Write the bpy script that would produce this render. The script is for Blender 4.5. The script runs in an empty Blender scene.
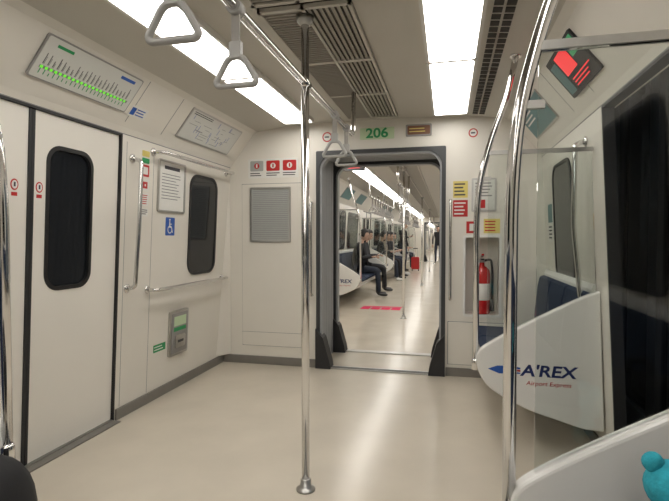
import bpy, bmesh, math, random
from mathutils import Vector, Matrix
random.seed(3)
C = -0.63
HW = 1.46
LEAN = 0.049

# ------------------------------------------------------------ materials
MATS = {}
def mat(name, col, rough=0.5, metal=0.0, emit=0.0, var=0.0, vscale=6.0, bump=0.0, bscale=200.0, coat=0.0, spec=0.5):
    if name in MATS: return MATS[name]
    m = bpy.data.materials.new(name); m.use_nodes = True
    nt = m.node_tree; p = nt.nodes["Principled BSDF"]
    p.inputs["Base Color"].default_value = (*col, 1)
    p.inputs["Roughness"].default_value = rough
    p.inputs["Metallic"].default_value = metal
    p.inputs["Specular IOR Level"].default_value = spec
    if coat: p.inputs["Coat Weight"].default_value = coat; p.inputs["Coat Roughness"].default_value = 0.1
    if emit:
        p.inputs["Emission Color"].default_value = (*col, 1)
        p.inputs["Emission Strength"].default_value = emit
    tc = nt.nodes.new("ShaderNodeTexCoord")
    if var:
        n = nt.nodes.new("ShaderNodeTexNoise"); n.inputs["Scale"].default_value = vscale; n.inputs["Detail"].default_value = 6
        nt.links.new(tc.outputs["Object"], n.inputs["Vector"])
        r = nt.nodes.new("ShaderNodeValToRGB")
        r.color_ramp.elements[0].position = 0.3; r.color_ramp.elements[1].position = 0.7
        r.color_ramp.elements[0].color = (*[max(0, c*(1-var)) for c in col], 1)
        r.color_ramp.elements[1].color = (*[min(1, c*(1+var)) for c in col], 1)
        nt.links.new(n.outputs["Fac"], r.inputs["Fac"]); nt.links.new(r.outputs["Color"], p.inputs["Base Color"])
    if bump:
        n = nt.nodes.new("ShaderNodeTexNoise"); n.inputs["Scale"].default_value = bscale
        nt.links.new(tc.outputs["Object"], n.inputs["Vector"])
        b = nt.nodes.new("ShaderNodeBump"); b.inputs["Strength"].default_value = bump; b.inputs["Distance"].default_value = 0.002
        nt.links.new(n.outputs["Fac"], b.inputs["Height"]); nt.links.new(b.outputs["Normal"], p.inputs["Normal"])
    MATS[name] = m
    return m
def glassmat(name, tint=(0.93,0.95,0.94), refl=1.0):
    m = bpy.data.materials.new(name); m.use_nodes = True
    nt = m.node_tree; nt.nodes.clear()
    o = nt.nodes.new("ShaderNodeOutputMaterial"); mx = nt.nodes.new("ShaderNodeMixShader")
    t = nt.nodes.new("ShaderNodeBsdfTransparent"); g = nt.nodes.new("ShaderNodeBsdfGlossy"); f = nt.nodes.new("ShaderNodeFresnel")
    t.inputs["Color"].default_value = (*tint, 1); g.inputs["Roughness"].default_value = 0.02
    g.inputs["Color"].default_value = (refl, refl, refl, 1)
    f.inputs["IOR"].default_value = 1.5
    nt.links.new(f.outputs[0], mx.inputs[0]); nt.links.new(t.outputs[0], mx.inputs[1]); nt.links.new(g.outputs[0], mx.inputs[2])
    nt.links.new(mx.outputs[0], o.inputs[0])
    return m

WALL = mat("wall_cream_laminate", (0.77,0.735,0.665), 0.36, var=0.02, vscale=3, bump=0.15, bscale=350)
DOORM = mat("door_painted_cream", (0.81,0.775,0.71), 0.30, var=0.015, vscale=2, bump=0.08, bscale=200)
CEIL = mat("ceiling_panel", (0.60,0.57,0.51), 0.45, var=0.015, vscale=3)
FLOOR = mat("floor_vinyl", (0.62,0.56,0.465), 0.21, var=0.05, vscale=3, bump=0.05, bscale=90)
BASE = mat("baseboard_grey", (0.20,0.185,0.165), 0.5, var=0.05)
CHROME = mat("polished_steel", (0.74,0.73,0.72), 0.10, metal=1.0)
STEEL = mat("brushed_steel", (0.52,0.51,0.49), 0.35, metal=1.0, var=0.05, vscale=40)
BLACK = mat("black_rubber", (0.018,0.018,0.020), 0.55)
DGREY = mat("dark_grey_plastic", (0.07,0.07,0.075), 0.5)
GREY = mat("mid_grey_plastic", (0.30,0.29,0.28), 0.5)
GANG = mat("gangway_grey", (0.36,0.37,0.38), 0.55, var=0.04)
PFRAME = mat("portal_frame_grey", (0.040,0.042,0.045), 0.4)
GRILLE = mat("grille_slat", (0.34,0.315,0.27), 0.5)
GRDARK = mat("grille_recess", (0.045,0.040,0.035), 0.8)
WGLASS = mat("dark_window_glass", (0.010,0.012,0.015), 0.05)
LAMP = mat("lamp_diffuser", (1.0,0.965,0.91), 0.5, emit=6.9)
WHITE = mat("white_panel_gloss", (0.82,0.81,0.78), 0.20, var=0.01)
PAPER = mat("paper_white", (0.78,0.77,0.73), 0.6, var=0.02, vscale=30)
PAPERG = mat("paper_grey", (0.40,0.41,0.39), 0.45, var=0.03, vscale=20)
MAPF = mat("map_face", (.66,.66,.62), .4)
RED = mat("sign_red", (0.50,0.02,0.02), 0.4)
DKRED = mat("extinguisher_red", (0.50,0.02,0.02), 0.2, coat=0.5)
YEL = mat("sign_yellow", (0.75,0.62,0.18), 0.45)
BLUE = mat("sign_blue", (0.02,0.10,0.42), 0.4)
NAVY = mat("logo_navy", (0.012,0.025,0.12), 0.35)
GREEN = mat("sign_green", (0.02,0.30,0.10), 0.45)
GREENL = mat("map_led_green", (0.16,0.75,0.04), 0.4, emit=0.8)
LGREEN = mat("plate_pale_green", (0.55,0.68,0.45), 0.45)
INK = mat("ink_dark", (0.05,0.05,0.06), 0.6)
INKG = mat("ink_grey", (0.24,0.24,0.24), 0.6)
BROWN = mat("sign_brown", (0.20,0.09,0.05), 0.5)
SEATB = mat("seat_blue_fabric", (0.014,0.028,0.065), 0.85, var=0.25, vscale=60, bump=0.4, bscale=300)
STRAP = mat("strap_handle_plastic", (0.40,0.39,0.37), 0.35)
BELT = mat("strap_belt", (0.34,0.32,0.29), 0.7)
PINK = mat("floor_sticker_pink", (0.70,0.05,0.13), 0.9, spec=0.1)
GLASS = glassmat("clear_glass")
ADRED = mat("advert_red", (0.80,0.02,0.03), 0.3, emit=0.9)
ADGRN = mat("advert_green", (0.04,0.30,0.12), 0.3, emit=0.4)
ADTEAL = mat("advert_teal", (0.06,0.18,0.19), 0.35)
TEAL = mat("plush_teal", (0.03,0.38,0.48), 0.9, var=0.2, vscale=60, bump=0.8, bscale=150)
BAGBLK = mat("bag_black_nylon", (0.012,0.012,0.014), 0.75, bump=0.4, bscale=250)
GASKET = mat("gasket_black", (0.012,0.012,0.013), 0.4)

# ------------------------------------------------------------ frames and builder
def frame(o, a, b):
    a = Vector(a).normalized(); b = Vector(b).normalized(); c = a.cross(b)
    return Matrix(((a.x,b.x,c.x,o[0]),(a.y,b.y,c.y,o[1]),(a.z,b.z,c.z,o[2]),(0,0,0,1)))
W = Matrix.Identity(4)
FL = frame((C-HW,0,0),(0,1,0),(LEAN,0,1))
FR = frame((C+HW,0,0),(0,-1,0),(-LEAN,0,1))
CL = frame((C-1.33,0,1.90),(0,1,0),(0.19,0,0.24))
CR = frame((C+1.33,0,1.90),(0,-1,0),(-0.19,0,0.24))
def FE(y): return frame((0,y,0),(1,0,0),(0,0,1))

class B:
    def __init__(s, name): s.bm = bmesh.new(); s.mats = []; s.name = name
    def mi(s, m):
        if m not in s.mats: s.mats.append(m)
        return s.mats.index(m)
    def face(s, vs, k, smooth=False):
        try: f = s.bm.faces.new(vs)
        except ValueError: return
        f.material_index = k; f.smooth = smooth
    def poly(s, F, pts, c0, c1, m, smooth=False):
        k = s.mi(m)
        lo = [s.bm.verts.new(F @ Vector((p[0],p[1],c0))) for p in pts]
        hi = [s.bm.verts.new(F @ Vector((p[0],p[1],c1))) for p in pts]
        n = len(pts)
        s.face(lo[::-1], k); s.face(hi, k)
        for i in range(n):
            j = (i+1) % n
            s.face([lo[i], lo[j], hi[j], hi[i]], k, smooth)
    def box(s, F, a0,a1,b0,b1,c0,c1, m):
        s.poly(F, [(a0,b0),(a1,b0),(a1,b1),(a0,b1)], c0, c1, m)
    def rr(s, F, a0,a1,b0,b1,r,c0,c1,m,n=5):
        s.poly(F, rrect(a0,a1,b0,b1,r,n), c0, c1, m)
    def ring(s, F, po, pi, c0, c1, m):
        k = s.mi(m); n = len(po)
        def mk(ps,c): return [s.bm.verts.new(F @ Vector((p[0],p[1],c))) for p in ps]
        ol,oh,il,ih = mk(po,c0),mk(po,c1),mk(pi,c0),mk(pi,c1)
        for i in range(n):
            j=(i+1)%n
            s.face([oh[i],oh[j],ih[j],ih[i]],k); s.face([ol[j],ol[i],il[i],il[j]],k)
            s.face([ol[i],ol[j],oh[j],oh[i]],k); s.face([il[j],il[i],ih[i],ih[j]],k)
    def tube(s, pts, r, m, n=10, closed=False):
        k = s.mi(m); pts = [Vector(p) for p in pts]; N = len(pts)
        rs = r if isinstance(r,(list,tuple)) else [r]*N
        def tan(i):
            if closed: return (pts[(i+1)%N]-pts[(i-1)%N]).normalized()
            return (pts[min(i+1,N-1)]-pts[max(i-1,0)]).normalized()
        t = tan(0); u = t.orthogonal().normalized(); rings = []
        for i in range(N):
            t2 = tan(i)
            u = (u - t2*u.dot(t2)).normalized(); v = t2.cross(u)
            rings.append([s.bm.verts.new(pts[i] + (u*math.cos(2*math.pi*q/n)+v*math.sin(2*math.pi*q/n))*rs[i]) for q in range(n)])
        for i in range(N if closed else N-1):
            A = rings[i]; D = rings[(i+1)%N]
            off = 0
            if closed and i == N-1:
                off = min(range(n), key=lambda o:(A[0].co-D[o].co).length)
            for q in range(n):
                s.face([A[q],A[(q+1)%n],D[(q+1+off)%n],D[(q+off)%n]], k, True)
        if not closed:
            s.face(rings[0][::-1],k); s.face(rings[-1],k)
    def lathe(s, F, prof, m, n=24):
        k = s.mi(m); rings=[]
        for r,h in prof:
            rings.append([s.bm.verts.new(F @ Vector((r*math.cos(2*math.pi*q/n), r*math.sin(2*math.pi*q/n), h))) for q in range(n)])
        for A,D in zip(rings,rings[1:]):
            for q in range(n): s.face([A[q],A[(q+1)%n],D[(q+1)%n],D[q]],k,True)
        s.face(rings[0][::-1],k); s.face(rings[-1],k)
    def ball(s, M, m, u=14, v=10, fn=None):
        k = s.mi(m)
        r = bmesh.ops.create_uvsphere(s.bm, u_segments=u, v_segments=v, radius=1.0)
        if fn:
            for x in r["verts"]: x.co = fn(x.co.copy())
        bmesh.ops.transform(s.bm, matrix=M, verts=r["verts"])
        fs = set(f for x in r["verts"] for f in x.link_faces)
        for f in fs: f.material_index = k; f.smooth = True
        return r["verts"]
    def done(s, bevel=0, parent=None, seg=2):
        bm = s.bm
        bmesh.ops.recalc_face_normals(bm, faces=bm.faces[:])
        lo = Vector((min(v.co.x for v in bm.verts),min(v.co.y for v in bm.verts),min(v.co.z for v in bm.verts)))
        hi = Vector((max(v.co.x for v in bm.verts),max(v.co.y for v in bm.verts),max(v.co.z for v in bm.verts)))
        o = (lo+hi)/2; o.z = lo.z
        for v in bm.verts: v.co -= o
        me = bpy.data.meshes.new(s.name); bm.to_mesh(me); bm.free()
        for m in s.mats: me.materials.append(m)
        ob = bpy.data.objects.new(s.name, me); bpy.context.scene.collection.objects.link(ob)
        ob.location = o
        if bevel:
            md = ob.modifiers.new("Bevel","BEVEL"); md.width = bevel; md.segments = seg; md.limit_method = 'ANGLE'; md.angle_limit = math.radians(40)
        if parent:
            ob.parent = parent; ob.matrix_parent_inverse = Matrix.Translation(parent.location).inverted()
        return ob

def rrect(a0,a1,b0,b1,r,n=5):
    out=[]
    for cx,cy,st in ((a1-r,b0+r,-90),(a1-r,b1-r,0),(a0+r,b1-r,90),(a0+r,b0+r,180)):
        for i in range(n+1):
            t = math.radians(st+90*i/n); out.append((cx+r*math.cos(t), cy+r*math.sin(t)))
    return out
def fillet(pts, rad, seg=6):
    pts=[Vector(p) for p in pts]; out=[pts[0]]
    for i in range(1,len(pts)-1):
        p=pts[i]; d0=(pts[i-1]-p); d1=(pts[i+1]-p)
        r=min(rad,d0.length*.49,d1.length*.49)
        A=p+d0.normalized()*r; D=p+d1.normalized()*r
        for q in range(seg+1):
            t=q/seg; out.append(A*(1-t)**2+p*2*t*(1-t)+D*t*t)
    out.append(pts[-1]); return out
def text(F,a,b,c,body,size,m,parent,align='LEFT',shear=0,off=0,sx=1,name="lettering"):
    cu=bpy.data.curves.new(name,'FONT'); cu.body=body; cu.size=size; cu.align_x=align; cu.shear=shear; cu.offset=off
    cu.extrude=0.0004; cu.materials.append(m)
    ob=bpy.data.objects.new(name,cu); bpy.context.scene.collection.objects.link(ob)
    ob.parent=parent; ob.matrix_parent_inverse=Matrix.Translation(parent.location).inverted()
    ob.matrix_basis = F @ Matrix.Translation((a,b,c)) @ Matrix.Diagonal((sx,1,1,1))
    return ob
def lines(bl,F,a0,a1,b0,b1,n,c,m,h=0.4,ragged=0.3):
    st=(b1-b0)/n
    for i in range(n):
        bb=b1-(i+1)*st+st*(1-h)/2
        e=a1-(a1-a0)*random.random()*ragged
        bl.box(F,a0,e,bb,bb+st*h,c,c+0.0006,m)

# ------------------------------------------------------------ car shell
TOP=1.84
def window(y0,y1,b0,b1,side,r=0.09):
    F = FL if side=='L' else FR
    a0,a1 = (y0,y1) if side=='L' else (-y1,-y0)
    w=B("window_%d"%(window.n)); window.n+=1
    w.rr(F,a0,a1,b0,b1,r,0.0005,0.006,WGLASS,8)
    w.ring(F,rrect(a0-.022,a1+.022,b0-.022,b1+.022,r+.022,8),rrect(a0,a1,b0,b1,r,8),0.0005,0.010,GASKET)
    return w.done()
window.n=1
def door(yc,side,isopen=False):
    F = FL if side=='L' else FR
    sg = 1 if side=='L' else -1
    d=B("door_%d"%door.n); door.n+=1
    cc=yc*sg; mc=cc-(.035 if side=='L' else 0)
    for e in (-1,1):
        a=cc+e*.63; lo,hi=sorted((a,a-e*.012))
        d.box(F,lo,hi,0.0,TOP,-0.058,-0.002,BLACK)
    d.box(F,cc-.617,cc+.617,TOP-.012,TOP,-.058,-.002,BLACK)
    d.box(F,cc-.617,cc+.617,0.0,0.012,-.058,-.002,STEEL)
    if not isopen:
        for e in (-1,1):
            lo,hi=sorted((mc+e*.018,cc+e*.615))
            wl,wh=sorted((mc+e*(.10 if e>0 else .15),mc+e*(.43 if e>0 else .48)))
            d.ring(F,rrect(lo,hi,.014,TOP-.014,.004,8),rrect(wl,wh,.90,1.67,.09,8),-.050,-.018,DOORM)
            d.ring(F,rrect(wl-.004,wh+.004,.896,1.674,.094,8),rrect(wl+.018,wh-.018,.918,1.652,.075,8),-.052,-.014,GASKET)
            d.rr(F,wl+.01,wh-.01,.91,1.66,.08,-.040,-.030,WGLASS,8)
            lo2,hi2=sorted((mc+e*.018,mc+e*.001))
            d.box(F,lo2,hi2,.014,TOP-.014,-.048,-.012,BLACK)
        for e in (-1,1):
            a=mc+e*(.055 if e>0 else .09)
            d.poly(F,[(a+.022*math.cos(t*math.pi/8),1.44+.028*math.sin(t*math.pi/8)) for t in range(16)],-.018,-.0165,RED)
            d.poly(F,[(a+.016*math.cos(t*math.pi/8),1.44+.021*math.sin(t*math.pi/8)) for t in range(16)],-.0165,-.0155,PAPER)
            d.box(F,a-.005,a+.005,1.43,1.452,-.0155,-.015,INK)
            d.box(F,a-.016,a+.016,1.385,1.403,-.018,-.0165,RED)
    return d.done()
door.n=1

def side_wall(side,y0,y1,doors):
    F = FL if side=='L' else FR
    w=B("wall_left" if side=='L' else "wall_right")
    b=B("baseboard_left" if side=='L' else "baseboard_right")
    ys=[y0]
    for d in sorted(doors): ys += [d-.63,d+.63]
    ys.append(y1)
    for i in range(0,len(ys),2):
        a0,a1=(ys[i],ys[i+1]) if side=='L' else (-ys[i+1],-ys[i])
        w.box(F,a0,a1,0,TOP+.003,-.06,0,WALL)
        b.box(F,a0+.002,a1-.002,0.001,.075,.0005,.014,BASE)
    w.done(); b.done(bevel=.003)
def ceiling(y0,y1):
    k=[(1.372,1.838),(1.35,1.875),(1.33,1.90),(1.14,2.14),(1.10,2.165)]
    prof=k+[(.92,2.185),(.80,2.20),(.235,2.215)]
    inner=[(C-s,z) for s,z in prof]+[(C+s,z) for s,z in prof[::-1]]
    pts=inner+[(C+1.45,1.838),(C+1.45,2.36),(C-1.45,2.36),(C-1.45,1.838)]
    c=B("ceiling"); c.poly(FE(0),pts,-y1,-y0,CEIL)
    c.bm.faces.ensure_lookup_table()
    wi=c.mi(WALL)
    for f in c.bm.faces:
        m_=f.calc_center_median()
        if len(f.verts)==4 and abs(m_.x-C)>1.11 and m_.z<2.17: f.material_index=wi
    c.done()
def lamp_row(y0,y1,ny):
    L=(y1-y0)/ny
    for sgn in (-1,1):
        x0,x1=sorted((C+sgn*.52,C+sgn*.77))
        for i in range(ny):
            a=y0+i*L+.012; e=y0+(i+1)*L-.012
            l=B("ceiling_light")
            zt=2.2
            l.rr(W,x0,x1,a,e,.02,zt-.016,zt-.004,LAMP,3)
            l.ring(W,rrect(x0-.018,x1+.018,a-.010,e+.010,.022,3),rrect(x0,x1,a,e,.02,3),zt-.018,zt+.012,WHITE)
            l.done()
def grille(y0,y1,full=True):
    g=B("ceiling_air_grille")
    z=2.205
    g.box(W,C-.215,C+.215,y0,y1,z+.004,z+.012,GRDARK)
    for x in (C-.215,C-.010,C+.200):
        g.box(W,x,x+.015,y0,y1,z-.014,z+.006,CEIL)
    g.box(W,C-.215,C+.215,y0,y0+.02,z-.014,z+.006,CEIL); g.box(W,C-.215,C+.215,y1-.02,y1,z-.014,z+.006,CEIL)
    if full:
        n=int((y1-y0)/.026)
        for i in range(1,n):
            y=y0+i*(y1-y0)/n
            g.box(W,C-.20,C-.010,y,y+.014,z-.010,z+.002,GRILLE)
        for q in range(7):
            x=C+.012+q*.027
            g.box(W,x,x+.016,y0+.02,y1-.02,z-.010,z+.002,GRILLE)
        for yy in (y0+(y1-y0)*t for t in (.33,.66)):
            g.box(W,C-.2,C+.2,yy,yy+.03,z-.013,z+.003,CEIL)
    else:
        g.box(W,C-.20,C+.20,y0+.02,y1-.02,z-.004,z+.002,GRILLE)
    g.done()

PX0,PX1,PZ=-1.16,-0.02,1.96
def end_wall(y,facing=-1,niche=False,name="wall_end"):
    F=FE(y); c0,c1=(-.06,0) if facing<0 else (0,.06)
    w=B(name)
    w.box(F,C-1.45,PX0,0,2.3,c0,c1,WALL)
    w.box(F,PX0,PX1,PZ,2.3,c0,c1,WALL)
    if niche:
        w.box(F,PX1,.14,0,2.3,c0,c1,WALL); w.box(F,.42,C+1.45,0,2.3,c0,c1,WALL)
        w.box(F,.14,.42,0,.53,c0,c1,WALL); w.box(F,.14,.42,1.19,2.3,c0,c1,WALL)
        w.box(F,.13,.43,.52,1.20,-.20,-.19,WALL)
        w.box(F,.13,.14,.52,1.20,-.19,-.06,WALL); w.box(F,.42,.43,.52,1.20,-.19,-.06,WALL)
        w.box(F,.14,.42,.52,.53,-.19,-.06,WALL); w.box(F,.14,.42,1.19,1.20,-.19,-.06,WALL)
    else:
        w.box(F,PX1,C+1.45,0,2.3,c0,c1,WALL)
    w.done()
    p=B("door_frame")
    def loop(i,r): 
        a0,a1,z1=PX0+i,PX1-i,PZ-i
        pts=[(a0,0.0)]
        for cx,st in ((a0+r,180),(a1-r,90)):
            for q in range(9):
                t=math.radians(st-90*q/8); pts.append((cx+r*math.cos(t), z1-r+r*math.sin(t)))
        pts.append((a1,0.0)); return pts
    def arch(o,i,ca,cb,m):
        for a in range(len(o)-1): p.poly(F,[o[a],o[a+1],i[a+1],i[a]],ca,cb,m)
    arch(loop(0,.012),loop(.034,.13),c0-.01,c1+.018,PFRAME)
    arch(loop(.034,.13),loop(.050,.12),c0-.02,c1+.004,GANG)
    for sx,x in ((1,PX0),(-1,PX1)):
        pts=[(x,0.003),(x+sx*.14,0.003),(x+sx*.13,.07),(x+sx*.07,.28),(x,.36)]
        if sx<0: pts=pts[::-1]
        p.poly(F,pts,c0-.02,c1+.05,BLACK)
    p.done()
def gangway(y0,y1):
    g=B("gangway_bellows")
    n=7; st=(y1-y0-.04)/n
    for i in range(n):
        a=y0+.02+i*st
        for x0,x1,x2 in ((PX0-.06,PX0+.012,PX0+.035),(PX1+.06,PX1-.012,PX1-.035)):
            lo,hi=sorted((x0,x1)); g.box(W,lo,hi,a,a+st*.8,0.002,PZ+.05,GANG)
            lo,hi=sorted((x0,(x0+x1)/2)); g.box(W,lo,hi,a+st*.8,a+st,0.002,PZ+.05,DGREY)
        g.box(W,PX0-.06,PX1+.06,a,a+st*.8,PZ-.01,PZ+.05,GANG); g.box(W,PX0-.06,PX1+.06,a+st*.8,a+st,PZ+.01,PZ+.05,DGREY)
    g.done()
    t=B("threshold_plate")
    t.box(W,PX0+.02,PX1-.02,y0-.09,y0+.0,.001,.010,STEEL)
    t.box(W,PX0+.02,PX1-.02,y1,y1+.09,.001,.010,STEEL)
    for i in range(2): t.box(W,PX0+.06,PX1-.06,y0-.07+i*.03,y0-.06+i*.03,.010,.013,DGREY)
    t.done()
    f=B("floor"); f.box(W,PX0-.1,PX1+.1,y0,y1,-.05,0.001,FLOOR); f.done()

def X(side,w): return C-HW+w if side=='L' else C+HW-w
def bench(side,y0,y1):
    b=B("bench_seat"); F=FE(0)
    n=max(1,round((y1-y0)/.46)); st=(y1-y0)/n
    def pr(pts): return [(X(side,w),z) for w,z in pts]
    b.poly(F,pr([(.03,.26),(.42,.24),(.56,.31),(.60,.385),(.03,.385)]),-y1+.004,-y0-.004,WHITE)
    b.poly(F,pr([(.05,.385),(.075,.385),(.075,.90),(.062,.93),(.05,.93)]),-y1+.004,-y0-.004,WHITE)
    for i in range(n):
        a=y0+i*st+.012; e=y0+(i+1)*st-.012
        b.poly(F,pr([(.10,.387),(.57,.387),(.605,.40),(.61,.43),(.58,.455),(.40,.452),(.2,.435),(.12,.44)]),-e,-a,SEATB)
        b.poly(F,pr([(.077,.44),(.15,.445),(.145,.60),(.125,.80),(.11,.87),(.077,.885)]),-e,-a,SEATB)
    return b.done(bevel=.012,seg=3)
PANEL=[(.785,.50),(.800,.435),(.845,.36),(.93,.30),(1.07,.235),(1.22,.19),(1.35,.155),(1.444,.15),
       (1.415,.90),(1.36,.88),(1.25,.825),(1.13,.76),(.98,.675),(.86,.60),(.80,.55)]
def partition(side,y,logo=0,glass=True):
    sg=-1 if side=='L' else 1
    F=FE(y)
    p=B("seat_partition")
    pts=[(C+sg*s,z) for s,z in PANEL]
    sm=[]
    n=len(pts)
    for i in range(n):
        p0,p1,p2,p3=[Vector(pts[(i+k)%n]) for k in (-1,0,1,2)]
        if i in (6,7,8): sm.append((p1.x,p1.y)); continue
        for q in range(4):
            t=q/4
            v=0.5*((2*p1)+(-p0+p2)*t+(2*p0-5*p1+4*p2-p3)*t*t+(-p0+3*p1-3*p2+p3)*t**3)
            sm.append((v.x,v.y))
    if sg<0: sm=sm[::-1]
    p.poly(F,sm,-.025,.025,WHITE)
    ob=p.done(bevel=.012,seg=3)
    q=B("pole")
    path=[(.785,.44),(.785,1.30),(.80,1.50),(.865,1.75),(.945,1.95),(.985,2.178)]
    q.tube(fillet([(C+sg*s,y,z) for s,z in path],.12,5),.0165,CHROME,14)
    q.lathe(Matrix.Translation((C+sg*.785,y,.44)),[(.001,-.004),(.022,0),(.022,.05),(.018,.06),(.001,.06)],CHROME,14)
    q.lathe(Matrix.Translation((C+sg*.985,y,2.165)),[(.03,0),(.03,.02)],CHROME,14)
    q.done(parent=ob)
    if glass:
        g=B("glass_screen")
        gp=[(.845,.58),(.98,.66),(1.13,.745),(1.25,.81),(1.36,.865),(1.40,.875),(1.366,1.64),(.845,1.64)]
        gp=[(C+sg*s,z) for s,z in gp]
        if sg<0: gp=gp[::-1]
        g.poly(F,gp,-.004,.004,GLASS); g.done(parent=ob)
        r=B("glass_rail")
        r.box(F,*sorted((C+sg*.835,C+sg*1.374)),1.64,1.662,-.012,.012,STEEL)
        r.box(F,*sorted((C+sg*.79,C+sg*.86)),1.50,1.52,-.008,.008,STEEL)
        r.done(parent=ob)
    if logo:
        s=B("logo_swoosh")
        xa=(C+sg*.85) if sg>0 else (C-1.38)
        s.poly(F,[(xa,.455),(xa+.05,.475),(xa+.12,.478),(xa+.17,.47),(xa+.17,.462),(xa+.10,.452),(xa+.17,.442),(xa+.17,.436),(xa+.06,.432)],.0252,.0262,BLUE)
        s.poly(F,[(xa+.115,.452),(xa+.17,.459),(xa+.17,.447)],.0252,.0262,RED)
        s.done(parent=ob)
        text(F,xa+.172,.428,.0257,"A'REX",.086,NAVY,ob,shear=.15,off=.0022,sx=1.2)
        text(F,xa+.20,.378,.0257,"Airport Express",.032,RED,ob,shear=.15,sx=1.1)
    return ob

def strap(bl,x,y,zr,cl=True):
    bl.tube([(x,y-.022,zr),(x,y+.022,zr)],.024,STRAP,12)
    bl.box(Matrix.Translation((x,y,0)),-.013,.013,-.004,.004,zr-.115,zr-.02,BELT)
    bl.box(Matrix.Translation((x,y,0)),-.019,.019,-.010,.010,zr-.155,zr-.105,STRAP)
    zt=zr-.150
    pts=[(-.024,0),(.024,0),(.068,-.075),(.060,-.088),(-.060,-.088),(-.068,-.075)]
    loop=[]
    m=len(pts)
    for i in range(m):
        p=Vector((pts[i][0],0,pts[i][1])); a=Vector((pts[i-1][0],0,pts[i-1][1])); b=Vector((pts[(i+1)%m][0],0,pts[(i+1)%m][1]))
        rr_=min(.02,(a-p).length*.45,(b-p).length*.45)
        A=p+(a-p).normalized()*rr_; D=p+(b-p).normalized()*rr_
        for q in range(4):
            t=q/3; loop.append(A*(1-t)**2+p*2*t*(1-t)+D*t*t)
    bl.tube([v+Vector((x,y,zt)) for v in loop],.0095,STRAP,8,closed=True)

def rail_set(x,y0,y1,z,sy,posts,name="overhead_handrail"):
    r=B(name)
    r.tube(fillet([(x,y0,2.19),(x,y0+.03,z+.02),(x,y0+.06,z),(x,y1-.06,z),(x,y1-.03,z+.02),(x,y1,2.19)],.03,4),.016,CHROME,12)
    for p in posts:
        r.tube([(x,p,z),(x,p,2.195)],.012,CHROME,10); r.lathe(Matrix.Translation((x,p,2.185)),[(.03,0),(.03,.02)],CHROME,12)
    ob=r.done()
    s=B("hand_straps")
    for y in sy: strap(s,x,y,z)
    if sy: s.done(parent=ob)
    return ob
def floor_pole(x,y,zr=1.89):
    p=B("grab_pole")
    p.tube([(x,y,.012),(x,y,2.19)],.0185,CHROME,18)
    p.lathe(Matrix.Translation((x,y,.001)),[(.045,0),(.045,.006),(.038,.012),(.026,.018),(.024,.05),(.019,.055)],STEEL,20)
    p.lathe(Matrix.Translation((x,y,2.15)),[(.022,0),(.036,.015),(.042,.04)],STEEL,20)
    p.tube([(x,y-.04,zr),(x,y+.04,zr)],.022,CHROME,14)
    p.done()

# ---- car 1
Y0,Y1=-4.4,4.2
f=B("floor"); f.box(W,C-HW-.06,C+HW+.06,Y0,Y1,-.05,0,FLOOR); f.done()
side_wall('L',Y0,Y1,[2.03,-3.4+.0]) ; side_wall('R',Y0,Y1,[2.03,-3.4])
door(2.03,'L'); door(2.03,'R',True); door(-3.4,'L'); door(-3.4,'R')
ceiling(Y0,Y1)
lamp_row(-3.25,4.05,6)
grille(-4.0,-.05,False); grille(0.0,2.0); grille(2.05,4.05)
end_wall(4.2,-1,True)
wb=B("wall_back"); wb.box(W,C-1.46,C+1.46,Y0-.06,Y0,0,2.3,WALL); wb.done()
window(3.50,3.92,.90,1.68,'L'); window(3.30,3.80,.90,1.68,'R')
window(-1.9,.6,.98,1.70,'L'); window(-1.9,.6,.98,1.70,'R')
bench('R',2.84,4.15); bench('R',-2.5,1.22); bench('L',-2.5,1.22)
partition('R',2.80,logo=-1); partition('R',1.28); partition('L',1.28); partition('L',-2.56); partition('R',-2.56)
floor_pole(C-.012,2.13)
rail_set(C-.012,-3.0,3.30,1.89,[.34,.69,1.04,1.39,2.72,3.05],[])

v=B("ceiling_vent")
for r_ in range(2):
    for i in range(46):
        y=.9+i*.068
        x=C+.815+r_*.052
        v.box(frame((0,0,2.194),(1,0,-.1),(0,1,0)),x,x+.040,y,y+.045,-.006,-.0015,GRDARK)
v.done()
tr=B("trim_1")
for y in (1.4,2.62,3.0):
    for F,s in ((CL,1),(CR,-1)):
        a=sorted((s*y,s*(y+.004)))
        tr.box(F,a[0],a[1],.004,.30,.0003,.0012,INKG)
tr.done()
tr=B("trim_2")
tr.box(FL,1.2,4.19,TOP-.001,TOP+.004,.0003,.002,INKG); tr.box(FR,-4.19,-1.2,TOP-.001,TOP+.004,.0003,.002,INKG)
tr.done()
tr=B("trim_3")
tr.poly(W,[(C-HW+.002,4.05),(C-HW+.09,4.197),(C-HW+.002,4.197)],.078,1.84,WALL)
tr.done(bevel=.01)
be=B("baseboard_end"); be.box(FE(4.2),C-HW+.016,PX0-.005,.001,.075,.0005,.014,BASE); be.box(FE(4.2),PX1+.005,C+HW-.016,.001,.075,.0005,.014,BASE); be.done(bevel=.003)
ds=B("door_sill"); ds.box(W,C-HW+.0,C-HW+.055,1.41,2.65,.0005,.008,BASE); ds.box(W,C+HW-.055,C+HW,1.41,2.65,.0005,.008,BASE); ds.done()

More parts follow.
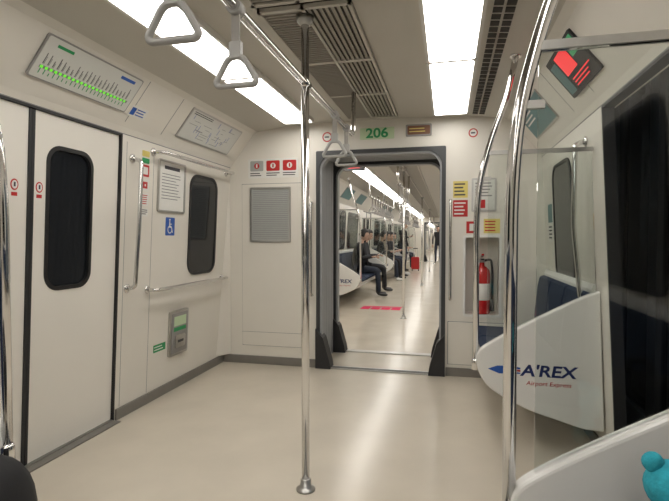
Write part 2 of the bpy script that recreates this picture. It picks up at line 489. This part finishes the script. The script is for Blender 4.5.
# ---- left wall fittings
g=B("vertical_grab_handle")
def whandle(bl,F,pts,r=.014): bl.tube(fillet([F@Vector(p) for p in pts],.05,5),r,CHROME,12)
whandle(g,FL,[(2.76,1.70,.002),(2.77,1.69,.06),(2.745,1.25,.075),(2.745,.86,.06),(2.74,.85,.002)])
for b_ in (1.70,.85): g.lathe(FL@Matrix.Translation((2.757 if b_>1 else 2.74,b_,0)),[(.03,0.0005),(.03,.006),(.02,.012)],CHROME,16)
g.done()
g=B("vertical_grab_handle")
whandle(g,FR,[(-2.80-.14,1.72,.002),(-2.93,1.71,.06),(-2.93,1.25,.085),(-2.90,.84,.07),(-2.89,.83,.002)])
for a_,b_ in ((-2.94,1.72),(-2.89,.83)): g.lathe(FR@Matrix.Translation((a_,b_,0)),[(.03,0.0005),(.03,.006),(.02,.012)],CHROME,16)
g.done()
g=B("wall_handrail")
whandle(g,FL,[(2.96,.82,.002),(2.96,.82,.075),(4.08,.82,.075),(4.08,.82,.002)])
for a_ in (2.96,4.08): g.lathe(FL@Matrix.Translation((a_,.82,0)),[(.028,0.0005),(.028,.006),(.018,.012)],CHROME,16)
g.done()
g=B("wall_handrail")
whandle(g,FL,[(2.98,1.78,.002),(2.98,1.78,.09),(4.10,1.78,.09),(4.10,1.78,.002)])
for a_ in (2.98,4.10): g.lathe(FL@Matrix.Translation((a_,1.78,0)),[(.03,0.0005),(.03,.006),(.018,.012)],CHROME,16)
g.done()
s=B("safety_sticker")
for b0,b1,m in ((1.735,1.775,YEL),(1.69,1.725,GREEN),(1.60,1.68,RED),(1.50,1.585,PAPER),(1.40,1.49,PAPER),(1.33,1.385,PAPER)):
    s.rr(FL,2.86,2.94,b0,b1,.005,.0005,.002,m,2)
s.box(FL,2.875,2.925,1.615,1.665,.002,.0026,PAPER)
s.box(FL,2.875,2.925,1.52,1.565,.002,.0026,RED); s.box(FL,2.893,2.907,1.535,1.55,.0026,.003,PAPER)
lines(s,FL,2.868,2.932,1.41,1.48,5,.002,RED); lines(s,FL,2.868,2.932,1.34,1.38,3,.002,INK)
s.done()
n=B("notice_frame")
n.ring(FL,rrect(3.04,3.40,1.37,1.75,.02,4),rrect(3.055,3.385,1.385,1.735,.01,4),.0005,.012,STEEL)
n.box(FL,3.05,3.39,1.38,1.74,.0005,.005,PAPER)
lines(n,FL,3.09,3.35,1.46,1.66,9,.005,INKG,h=.25); n.box(FL,3.12,3.32,1.685,1.71,.005,.0056,INK)
n.done()
w=B("wheelchair_sign")
w.rr(FL,3.16,3.28,1.20,1.335,.008,.0005,.002,BLUE,3)
w.poly(FL,[(3.212+.008*math.cos(t*math.pi/5),1.318+.008*math.sin(t*math.pi/5)) for t in range(10)],.002,.003,PAPER)
w.ring(FL,[(3.216+.03*math.cos(t*math.pi/8),1.245+.03*math.sin(t*math.pi/8)) for t in range(16)],[(3.216+.023*math.cos(t*math.pi/8),1.245+.023*math.sin(t*math.pi/8)) for t in range(16)],.002,.003,PAPER)
w.box(FL,3.207,3.217,1.26,1.308,.002,.0032,PAPER); w.box(FL,3.207,3.24,1.258,1.267,.002,.0032,PAPER)
w.poly(FL,[(3.232,1.262),(3.241,1.262),(3.255,1.222),(3.246,1.222)],.002,.0032,PAPER); w.box(FL,3.215,3.238,1.282,1.289,.002,.0032,PAPER)
w.done()
e=B("emergency_call_box")
e.rr(FL,3.24,3.50,.27,.62,.015,.0005,.020,STEEL,4)
e.rr(FL,3.258,3.482,.29,.60,.01,.020,.024,GREY,3)
e.box(FL,3.285,3.455,.50,.575,.024,.026,LGREEN); e.box(FL,3.285,3.455,.46,.49,.024,.026,GREEN)
e.rr(FL,3.30,3.44,.33,.43,.02,.024,.034,STEEL,4); e.box(FL,3.33,3.41,.37,.39,.034,.036,DGREY)
e.done(bevel=.002)
s=B("green_label"); s.box(FL,3.06,3.21,.345,.40,.0005,.002,GREEN); lines(s,FL,3.07,3.20,.352,.393,2,.002,PAPER,h=.35); s.done()
tr=B("trim_4")
tr.box(FL,2.99,2.993,.08,1.80,.0002,.001,INKG); tr.box(FL,2.70,2.703,.08,1.80,.0002,.001,INKG)
tr.done()

m=B("route_map_sign")
m.rr(CL,1.86,2.56,.060,.285,.012,.0005,.010,GREY,3)
m.rr(CL,1.868,2.552,.067,.278,.010,.010,.012,MAPF,3)
m.box(CL,1.895,2.525,.118,.133,.012,.0126,INKG)
for i in range(22):
    a=1.90+i*.0283
    m.box(CL,a,a+.015,.1195,.1315,.0126,.014,GREENL)
    h=.03+.035*random.random()
    m.box(CL,a+.003,a+.007,.141,.141+h,.012,.0126,INK); m.box(CL,a+.010,a+.013,.141,.141+h*.7,.012,.0126,INKG)
    m.box(CL,a+.005,a+.010,.090,.090+h*.5,.012,.0126,GREEN)
m.box(CL,1.93,2.03,.240,.255,.012,.0126,GREEN); m.box(CL,2.38,2.50,.240,.258,.012,.0126,BLUE)
mo=m.done()
s=B("info_sticker"); s.rr(CL,2.60,2.76,.05,.125,.006,.0005,.002,PAPER,2); s.box(CL,2.61,2.65,.062,.112,.002,.0026,BLUE); lines(s,CL,2.66,2.75,.06,.115,3,.002,BLUE); s.done()
s=B("network_map_poster")
s.rr(CL,3.15,3.98,.03,.285,.01,.0005,.008,STEEL,3); s.rr(CL,3.163,3.967,.043,.272,.006,.008,.0095,MAPF,3)
for i in range(34):
    a=3.19+random.random()*.68; b=.06+random.random()*.17; dx=.04+random.random()*.1
    if random.random()<.5: s.box(CL,a,min(a+dx,3.95),b,b+.003,.0095,.0101,INKG)
    else: s.box(CL,a,a+.004,b,min(b+dx*.5,.265),.0095,.0101,BLUE)
lines(s,CL,3.19,3.5,.24,.268,2,.0095,INK)
s.done()

# end wall fittings
E=FE(4.2)
c=B("equipment_cabinet")
c.box(E,-1.885,-1.285,.17,1.685,.0005,.002,INKG); c.rr(E,-1.880,-1.290,.175,1.680,.008,.002,.010,WALL,3)
c.box(E,-1.886,-1.284,.30,.303,.010,.0105,INKG)
c.done()
n=B("notice_frame")
n.ring(E,rrect(-1.80,-1.40,1.14,1.65,.012,3),rrect(-1.782,-1.418,1.158,1.632,.008,3),.0105,.020,STEEL); n.box(E,-1.79,-1.41,1.15,1.64,.0105,.014,PAPERG)
lines(n,E,-1.77,-1.43,1.17,1.62,26,.014,INKG,h=.25,ragged=0)
n.done()
s=B("safety_sign_panel")
s.rr(E,-1.82,-1.33,1.735,1.915,.008,.0005,.003,PAPER,2)
for i in range(3):
    a=-1.80+i*.16
    s.rr(E,a,a+.13,1.80,1.895,.01,.003,.0036,RED if i!=0 else PAPERG,3)
    s.poly(E,[(a+.065+.026*math.cos(t*math.pi/8),1.848+.026*math.sin(t*math.pi/8)) for t in range(16)],.0036,.0042,PAPER if i!=0 else RED)
    s.box(E,a+.058,a+.072,1.832,1.865,.0042,.0046,RED if i else PAPER)
    lines(s,E,a,a+.13,1.75,1.79,2,.003,INK)
s.done()
p=B("car_number_plate"); p.rr(E,-.76,-.46,2.045,2.145,.006,.0005,.006,LGREEN,2); po=p.done()
text(E,-.61,2.060,.0065,"206",.115,GREEN,po,align='CENTER',off=.003,sx=1.15)
p=B("exit_display"); p.rr(E,-.36,-.14,2.055,2.155,.01,.0005,.012,GREY,3); p.rr(E,-.345,-.155,2.068,2.142,.008,.012,.014,BROWN,3); lines(p,E,-.33,-.17,2.08,2.13,2,.014,YEL,h=.3); p.done()
def roundsign(x,z,r,nm="no_smoking_sign"):
    s=B(nm); s.poly(E,[(x+r*math.cos(t*math.pi/10),z+r*math.sin(t*math.pi/10)) for t in range(20)],.0005,.0015,RED)
    s.poly(E,[(x+.75*r*math.cos(t*math.pi/10),z+.75*r*math.sin(t*math.pi/10)) for t in range(20)],.0015,.0021,PAPER)
    s.box(E,x-r*.5,x+r*.4,z-.006,z+.006,.0021,.0026,INK); s.done()
roundsign(-1.06,2.085,.045); roundsign(.20,2.06,.038)
s=B("warning_sticker"); s.box(E,.04,.16,1.52,1.66,.0005,.002,YEL); s.box(E,.04,.16,1.36,1.50,.0005,.002,RED); lines(s,E,.05,.15,1.53,1.65,4,.002,INK); lines(s,E,.05,.15,1.37,1.49,4,.002,PAPER); s.done()
s=B("instruction_plate"); s.rr(E,.19,.39,1.40,1.68,.01,.0005,.008,STEEL,3); s.box(E,.205,.375,1.415,1.665,.008,.010,MAPF); s.box(E,.22,.30,1.43,1.50,.010,.011,RED); lines(s,E,.22,.36,1.52,1.65,5,.010,INKG); s.done()
s=B("fire_extinguisher_sign"); s.box(E,.15,.24,1.22,1.32,.0005,.002,RED); s.box(E,.175,.215,1.24,1.30,.002,.0026,PAPER); s.box(E,.29,.42,1.22,1.34,.0005,.002,YEL); lines(s,E,.30,.41,1.23,1.33,4,.002,RED); s.done()
nf=B("extinguisher_niche_frame")
nf.ring(E,rrect(.125,.435,.515,1.205,.02,4),rrect(.145,.415,.535,1.185,.015,4),.0005,.008,WHITE); nf.done()
x_=B("fire_extinguisher"); M=Matrix.Translation((.285,4.30,.531))
x_.lathe(M,[(.060,0),(.068,.006),(.070,.02),(.070,.34),(.062,.375),(.040,.40),(.022,.41),(.020,.44)],DKRED,24)
x_.lathe(M@Matrix.Translation((0,0,.12)),[(.0705,0),(.0715,.002),(.0715,.14),(.0705,.142)],PAPER,24)
x_.lathe(M@Matrix.Translation((0,0,.44)),[(.018,0),(.024,.005),(.024,.03),(.012,.035)],STEEL,14)
x_.box(M,-.012,.012,-.10,.03,.462,.474,BLACK)
x_.poly(M@frame((0,0,0),(0,1,0),(0,0,1)),[(-.11,.505),(-.105,.517),(.02,.495),(.02,.480)],-.010,.010,DKRED)
x_.tube(fillet([M@Vector(q) for q in ((.02,-.0,.455),(.075,-.01,.47),(.085,-.03,.36),(.082,-.04,.10))],.05,5),.010,BLACK,8)
x_.tube([M@Vector((.082,-.04,.13)),M@Vector((.080,-.045,.03))],[.013,.022],BLACK,10)
x_.done()
g=B("vertical_grab_handle")
for x,zz in ((.02,(1.50,.66)),(-1.20,(1.50,.66))):
    whandle(g,E,[(x,zz[0],.002),(x,zz[0],.06),(x,zz[1],.06),(x,zz[1],.002)],.012)
g.done()
c=B("equipment_cabinet"); c.box(E,.0,.49,.10,.47,.0005,.002,INKG); c.rr(E,.005,.485,.105,.465,.006,.002,.008,WALL,2); c.done()

# right cove adverts
a_=B("advert_screen")
a_.rr(CR,-2.84,-2.36,.05,.285,.008,.0005,.012,BLACK,2)
a_.box(CR,-2.82,-2.72,.07,.25,.012,.0135,ADTEAL)
a_.box(CR,-2.70,-2.52,.15,.265,.012,.0135,ADRED); a_.box(CR,-2.50,-2.38,.19,.27,.012,.0135,ADGRN)
lines(a_,CR,-2.68,-2.40,.075,.13,3,.012,ADRED,h=.35)
a_.done()
a_=B("cove_poster"); a_.rr(CR,-3.95,-3.25,.05,.28,.008,.0005,.008,STEEL,2); a_.box(CR,-3.94,-3.26,.06,.27,.008,.0095,ADTEAL); lines(a_,CR,-3.9,-3.6,.15,.24,3,.0095,PAPER); a_.done()
s=B("seat_area_poster"); s.rr(FR,-4.05,-3.88,1.15,1.45,.006,.0005,.003,PAPER,2); s.box(FR,-4.04,-3.89,1.30,1.44,.003,.0036,ADTEAL); lines(s,FR,-4.03,-3.9,1.17,1.28,4,.003,INK); s.done()

# near foreground bags
b=B("duffel_bag")
def bagfn(sx,sy,sz,p=.6):
    def fn(c):
        r=Vector([math.copysign(abs(k)**p,k) for k in c]); return Vector((r.x*sx,r.y*sy,r.z*sz))
    return fn
b.ball(Matrix.Translation((-1.315,.96,.285)),BAGBLK,24,18,bagfn(.145,.27,.283,.62))
b.tube(fillet([(-1.40,.85,.54),(-1.38,.88,.63),(-1.36,1.04,.63),(-1.36,1.06,.54)],.05,5),.012,BAGBLK,8)
b.tube([(-1.325,.76,.560),(-1.325,1.16,.560)],.006,STEEL,8)
b.done()
b=B("backpack")
b.ball(Matrix.Translation((.55,.99,.62)),BAGBLK,24,18,bagfn(.15,.13,.16,.55))
b.tube(fillet([(.54,.96,.76),(.52,.97,.82),(.58,.99,.82),(.59,.98,.76)],.03,5),.010,BAGBLK,8)
b.ball(Matrix.Translation((.55,.90,.57)),BAGBLK,18,12,bagfn(.11,.08,.08,.6))
b.done()
b=B("plush_toy")
b.ball(Matrix.Translation((.43,1.04,.70))@Matrix.Diagonal((.055,.05,.05,1)),TEAL,16,12)
b.ball(Matrix.Translation((.425,1.035,.635))@Matrix.Diagonal((.045,.04,.05,1)),TEAL,16,12)
for dx in (-.04,.04):
    b.ball(Matrix.Translation((.43+dx,1.04,.745))@Matrix.Diagonal((.02,.015,.02,1)),TEAL,10,8)
    b.ball(Matrix.Translation((.425+dx*1.1,1.02,.60))@Matrix.Diagonal((.018,.018,.03,1)),TEAL,10,8)
    b.ball(Matrix.Translation((.43+dx*.5,.994,.71))@Matrix.Diagonal((.006,.005,.007,1)),BLACK,8,6)
b.done()

# ---- platform outside the open right door
pf=B("ground_platform"); pf.box(W,C+HW+.12,4.6,-3,14,-.15,-.02,mat("platform_stone",(.20,.20,.20),.4,var=.1)); pf.done()
sd=B("platform_screen_door")
xs=1.12
for y0,y1 in ((-2.9,-2.6),(-.1,.1),(.98,1.10),(1.98,2.08),(2.98,3.10),(3.60,4.02),(5.2,5.35),(6.5,6.7),(8.4,8.6),(11.0,11.2)):
    sd.box(W,xs,xs+.06,y0,y1,-.02,2.5,BLACK)
sd.box(W,xs,xs+.12,-2.9,12,2.2,2.9,BLACK); sd.box(W,xs,xs+.08,-2.9,12,-.02,.14,DGREY)
sd.box(W,xs+.03,xs+.04,-2.6,12,.14,2.2,glassmat("tinted_glass",(.75,.80,.82),.4))
sd.done()
pw=B("wall_platform"); pw.box(W,4.5,4.6,-3,14,-.15,3.2,mat("station_wall",(.40,.43,.46),.5,var=.2,vscale=1.5))
pw.box(W,1.0,4.6,14,14.1,-.15,3.2,MATS["station_wall"]); pw.done()
pc=B("ceiling_platform"); pc.box(W,1.24,4.6,-3,14,3.1,3.2,DGREY); pc.done()
pl=B("platform_fill_light"); PL=mat("platform_fill_glow",(.85,.92,1.0),.5,emit=14)  # added glow strips, no known fixture, to brighten the platform and station wall
for y in range(-2,14,3): pl.box(W,2.9,3.2,y,y+1.6,3.05,3.099,PL)
pl.done()
ps=B("platform_pillar"); ps.box(W,2.2,2.6,7.0,7.4,-.02,3.1,mat("pillar_tile",(.30,.31,.32),.3)); ps.box(W,2.30,2.44,6.985,6.999,.50,.80,RED); ps.done()

# ---- car 2 .. 4
def far_car(y0,y1,detail):
    f=B("floor"); f.box(W,C-HW-.06,C+HW+.06,y0,y1,-.05,0,FLOOR); f.done()
    ds=[y0+2.16,y0+7.22,y0+12.28,y0+17.34]
    side_wall('L',y0,y1,ds); side_wall('R',y0,y1,ds)
    for d in ds: door(d,'L'); door(d,'R')
    ceiling(y0,y1); lamp_row(y0+.15,y1-.15,8); grille(y0+.3,y1-.3,False)
    end_wall(y0,1,False,"wall_near"); end_wall(y1,-1,False,"wall_far")
    for i in range(3):
        a,e=ds[i]+.80,ds[i+1]-.80
        for sd_ in 'LR':
            window(a+.5,(a+e)/2-.12,.98,1.70,sd_); window((a+e)/2+.12,e-.5,.98,1.70,sd_)
            bench(sd_,a+.03,e-.03); partition(sd_,a,logo=-1 if sd_=='L' else 0,glass=detail); partition(sd_,e,glass=detail)
        for sg in (-1,1):
            rail_set(C+sg*.62,a-.1,e+.1,1.86,[a+.25+k*.32 for k in range(int((e-a-.3)/.32))],[(a+e)/2])
    for d in ds: floor_pole(C,d)
    rail_set(C,ds[0]-.9,ds[0]+.9,1.89,[ds[0]-.6,ds[0]-.3,ds[0]+.3,ds[0]+.6],[])
gangway(4.26,4.84)
far_car(4.9,24.4,True)
gangway(24.46,25.04)
far_car(25.1,44.6,False)
gangway(44.66,45.24)
far_car(45.3,64.8,False)
fs=B("floor_sticker"); 
for k in range(4): fs.rr(W,-1.42+k*.17,-1.27+k*.17,7.85,8.10,.01,.0005,.002,PINK,2)
fs.box(W,-1.42,-.74,8.14,8.22,.0005,.002,PINK); fs.done()
for yy in (8.6,10.0,13.7,15.1):
    s=B("cove_poster"); s.rr(CL,yy,yy+.8,.04,.28,.008,.0005,.008,STEEL,2); s.box(CL,yy+.012,yy+.788,.052,.268,.008,.0095,random.choice([ADTEAL,PAPER,PAPERG])); s.done()
s=B("led_sign"); s.box(FE(6.0),-1.30,-1.02,2.03,2.12,0,.06,DGREY); s.box(FE(6.0),-1.24,-1.08,2.055,2.095,.06,.062,ADRED); s.box(FE(6.0),-1.17,-1.14,2.12,2.21,.02,.04,DGREY); s.done()

# ------------------------------------------------------------ people
SKIN=mat("skin",(.55,.36,.27),.55); HAIR=mat("hair_black",(.012,.010,.009),.5); EYE=mat("eye_dark",(.02,.015,.012),.2); LIP=mat("lips",(.40,.16,.13),.5)
SHOE=mat("shoe_dark",(.03,.03,.03),.5); SHOEW=mat("shoe_white",(.6,.6,.58),.5)
def skinmesh(vs,es,rad):
    me=bpy.data.meshes.new("sk"); me.from_pydata(vs,es,[]); ob=bpy.data.objects.new("sk",me); bpy.context.scene.collection.objects.link(ob)
    md=ob.modifiers.new("S","SKIN"); md.use_smooth_shade=True
    for i,d in enumerate(me.skin_vertices[0].data):
        d.radius=rad[i]; d.use_root=(i==0)
    sb=ob.modifiers.new("D","SUBSURF"); sb.levels=2; sb.render_levels=2
    dg=bpy.context.evaluated_depsgraph_get(); dg.update()
    out=bpy.data.meshes.new_from_object(ob.evaluated_get(dg)); 
    bpy.data.objects.remove(ob); bpy.data.meshes.remove(me)
    return out
def person(name,loc,rot,pose,top,pants,shoe=SHOE,longhair=False,phone=False,scale=1.0,lean=0.0):
    if pose=='sit':
        J=dict(pel=(0,0,.56),sp=(-.01+lean*.3,0,.74),ch=(.02+lean*.7,0,.95),nk=(.05+lean,0,1.09),hd=(.075+lean*1.15,0,1.17))
        J.update({'shL':(.02+lean*.8,.165,1.02),'shR':(.02+lean*.8,-.165,1.02),'elL':(.08+lean,.225,.78),'elR':(.08+lean,-.225,.78),
          'wrL':(.30+lean*.8,.075,.80),'wrR':(.29+lean*.8,-.075,.80),'hiL':(.04,.09,.545),'hiR':(.04,-.09,.545),
          'knL':(.45,.12,.53),'knR':(.46,-.10,.53),'anL':(.44,.12,.10),'anR':(.50,-.11,.10),'heL':(.43,.12,.05),'heR':(.48,-.11,.05),'toL':(.62,.14,.04),'toR':(.68,-.12,.04)})
    else:
        J=dict(pel=(0,0,.94),sp=(-.01,0,1.12),ch=(0,0,1.32),nk=(.01,0,1.46),hd=(.03,0,1.54))
        J.update({'shL':(0,.17,1.40),'shR':(0,-.17,1.40),'elL':(-.01,.235,1.12),'elR':(-.01,-.235,1.12),
          'wrL':(.06,.24,.88),'wrR':(.06,-.24,.88),'hiL':(0,.09,.92),'hiR':(0,-.09,.92),
          'knL':(.03,.10,.50),'knR':(.02,-.10,.50),'anL':(0,.11,.10),'anR':(-.02,-.11,.10),'heL':(-.02,.11,.05),'heR':(-.04,-.11,.05),'toL':(.16,.13,.04),'toR':(.15,-.13,.04)})
        if phone: J['elR']=(.05,-.23,1.14); J['wrR']=(.25,-.08,1.22)
    R=dict(pel=(.135,.115),sp=(.13,.105),ch=(.145,.115),nk=(.052,.052),hd=(.05,.05),sh=(.075,.07),el=(.05,.05),wr=(.034,.030),hi=(.10,.09),kn=(.066,.066),an=(.045,.045),he=(.042,.038),to=(.036,.026))
    names=list(J); idx={k:i for i,k in enumerate(names)}
    E_=[('pel','sp',0),('sp','ch',0),('ch','nk',0),('nk','hd',2)]
    for q in 'LR': E_+=[('ch','sh'+q,0),('sh'+q,'el'+q,0),('el'+q,'wr'+q,0),('pel','hi'+q,1),('hi'+q,'kn'+q,1),('kn'+q,'an'+q,1),('an'+q,'he'+q,3),('he'+q,'to'+q,3)]
    me=skinmesh([J[k] for k in names],[(idx[a],idx[b]) for a,b,_ in E_],[R.get(k,R.get(k[:2])) for k in names])
    T=Matrix.Translation(loc)@Matrix.Rotation(rot,4,'Z')@Matrix.Scale(scale,4)
    P=B(name); ms=[top,pants,SKIN,shoe]; ks=[P.mi(m_) for m_ in ms]
    tmp=bmesh.new(); tmp.from_mesh(me)
    vm=[P.bm.verts.new(v_.co) for v_ in tmp.verts]; tmp.verts.index_update()
    for f_ in tmp.faces:
        ce=f_.calc_center_median(); best=(9,0)
        for a,b,t in E_:
            A=Vector(J[a]);D=Vector(J[b]); u=max(0,min(1,(ce-A).dot(D-A)/((D-A).length_squared+1e-9)))
            ra=R.get(a,R.get(a[:2]))[0]*(1-u)+R.get(b,R.get(b[:2]))[0]*u
            dd=(ce-(A+(D-A)*u)).length-ra
            if dd<best[0]: best=(dd,t)
        P.face([vm[v_.index] for v_ in f_.verts],ks[best[1]],True)
    tmp.free()
    H=Vector(J['hd'])+Vector((.03,0,.075)); tilt=Matrix.Rotation(.35 if (pose=='sit' or phone) else .05,4,'Y')
    HM=Matrix.Translation(H)@tilt
    def hf(c):
        z=c.z; k=1.0 if z>-.1 else 1.0-.33*min(1,(-.1-z)/.9)
        return Vector((c.x*.095*(k if c.x<0 else .5+.5*k)+(.012 if z<-.3 and c.x>0 else 0), c.y*.074*k, z*.118))
    P.ball(HM,SKIN,18,14,hf)
    P.tube([HM@Vector(p) for p in ((.088,0,.02),(.104,0,-.012),(.112,0,-.028),(.092,0,-.036))],[.008,.011,.014,.006],SKIN,8)
    for sy in (-1,1):
        P.ball(HM@Matrix.Translation((.083,sy*.030,.008))@Matrix.Diagonal((.010,.013,.007,1)),EYE,8,6)
        P.box(HM,.082,.092,sy*.030-.015,sy*.030+.015,.026,.031,HAIR)
        P.ball(HM@Matrix.Translation((-.002,sy*.075,-.008))@Matrix.Diagonal((.017,.008,.028,1)),SKIN,8,6)
    P.ball(HM@Matrix.Translation((.088,0,-.062))@Matrix.Diagonal((.009,.022,.006,1)),LIP,8,6)
    def hh(c):
        x,y,z=c.x*.108,c.y*.086,c.z*.130
        if x>.035 and z<.055: x=.035-(.055-z)*.15; 
        if not longhair and z<-.05: z=-.05; x*=.8; y*=.88
        if longhair and z<-.02: z=z*2.3+.03; x=min(x,.02)-.01
        return Vector((x-.006,y,z+.012))
    P.ball(HM,HAIR,20,16,hh)
    for q,sy in (('L',1),('R',-1)):
        wv=Vector(J['wr'+q]); d=(wv-Vector(J['el'+q])).normalized()
        side=Vector((0,1,0)) if abs(d.y)<.8 else Vector((1,0,0))
        side=(side-d*side.dot(d)).normalized(); nn=d.cross(side)
        HMx=Matrix(((d.x,side.x,nn.x,wv.x+d.x*.055),(d.y,side.y,nn.y,wv.y+d.y*.055),(d.z,side.z,nn.z,wv.z+d.z*.055),(0,0,0,1)))
        P.ball(HMx@Matrix.Diagonal((.055,.040,.017,1)),SKIN,12,8)
        for i,Ln in enumerate((.062,.072,.068,.052)):
            o=(-.028+i*.0187); 
            P.tube([HMx@Vector((.025,o,0)),HMx@Vector((.045,o*1.1,0)),HMx@Vector((.045+Ln*.45,o*1.15,-.008)),HMx@Vector((.045+Ln*.8,o*1.15,-.026)),HMx@Vector((.045+Ln*.9,o*1.12,-.04))],[.009,.009,.0085,.008,.006],SKIN,8)
        P.tube([HMx@Vector((-.015,-sy*.028,0)),HMx@Vector((.012,-sy*.050,-.010)),HMx@Vector((.040,-sy*.056,-.022))],[.011,.010,.007],SKIN,8)
    if phone:
        wv=Vector(J['wrR']); P.rr(Matrix.Translation(wv+Vector((.10,.06,.035)))@Matrix.Rotation(-.9,4,'Y'),-.07,.07,-.035,.035,.01,-.004,.004,DGREY,3)
    for v_ in P.bm.verts: v_.co=T@v_.co
    return P.done()
JK=mat("jacket_black",(.014,.014,.017),.8,bump=.3,bscale=120); JK2=mat("jacket_charcoal",(.035,.035,.04),.85,bump=.3,bscale=120)
JN=mat("jeans_dark",(.025,.032,.05),.85); JB=mat("coat_beige",(.30,.25,.19),.85)
xs_=C-HW+.24
person("seated_man",(xs_,9.75,-.005),0,'sit',JK,JN,SHOE,phone=True,lean=.06)
person("seated_woman",(xs_,10.70,-.005),0,'sit',JK2,JK,SHOE,longhair=True,phone=True)
person("seated_passenger",(xs_,13.3,-.005),0,'sit',JK,JN,SHOEW,phone=True)
person("seated_passenger",(xs_,14.1,-.005),0,'sit',JB,JK,SHOE,longhair=True)
person("seated_passenger",(xs_,14.9,-.005),0,'sit',JK,JN,SHOE)
person("seated_passenger",(xs_,15.7,-.005),0,'sit',JK2,JN,SHOEW)
person("standing_passenger",(-1.55,17.2,0),-.4,'stand',JK,JN,SHOE,phone=True)
person("standing_passenger",(-.46,23.2,0),-1.6,'stand',JK,JN,SHOE,longhair=True)
person("seated_passenger",(xs_,18.9,-.005),0,'sit',JK,JN,SHOE)
person("seated_passenger",(xs_,20.1,-.005),0,'sit',JK,JN,SHOE)
s=B("suitcase"); YS=17.6; XS=.06
s.rr(FE(YS),-1.34+XS,-1.06+XS,.06,.50,.05,0,.20,RED,5)
for x in (-1.31+XS,-1.09+XS):
    for y in (YS-.15,YS-.05): s.tube([(x-.012,y,.03),(x+.012,y,.03)],.03,BLACK,12)
for x in (-1.27+XS,-1.13+XS): s.tube([(x,YS-.04,.50),(x,YS-.04,.80)],.008,STEEL,8)
s.box(W,-1.28+XS,-1.12+XS,YS-.055,YS-.025,.79,.82,BLACK)
s.done(bevel=.01)

# ------------------------------------------------------------ world, camera
wd=bpy.data.worlds.new("World"); bpy.context.scene.world=wd; wd.use_nodes=True
wd.node_tree.nodes["Background"].inputs[0].default_value=(.02,.022,.026,1); wd.node_tree.nodes["Background"].inputs[1].default_value=.3
cam=bpy.data.cameras.new("Camera"); co=bpy.data.objects.new("Camera",cam); bpy.context.scene.collection.objects.link(co)
co.location=(0,0,1.18); co.rotation_euler=(math.radians(90-1.49),0,math.radians(13.3))
cam.sensor_width=36; cam.lens=480/669*36; cam.clip_start=.02; cam.clip_end=200
bpy.context.scene.camera=co
bpy.context.scene.view_settings.view_transform='Standard'
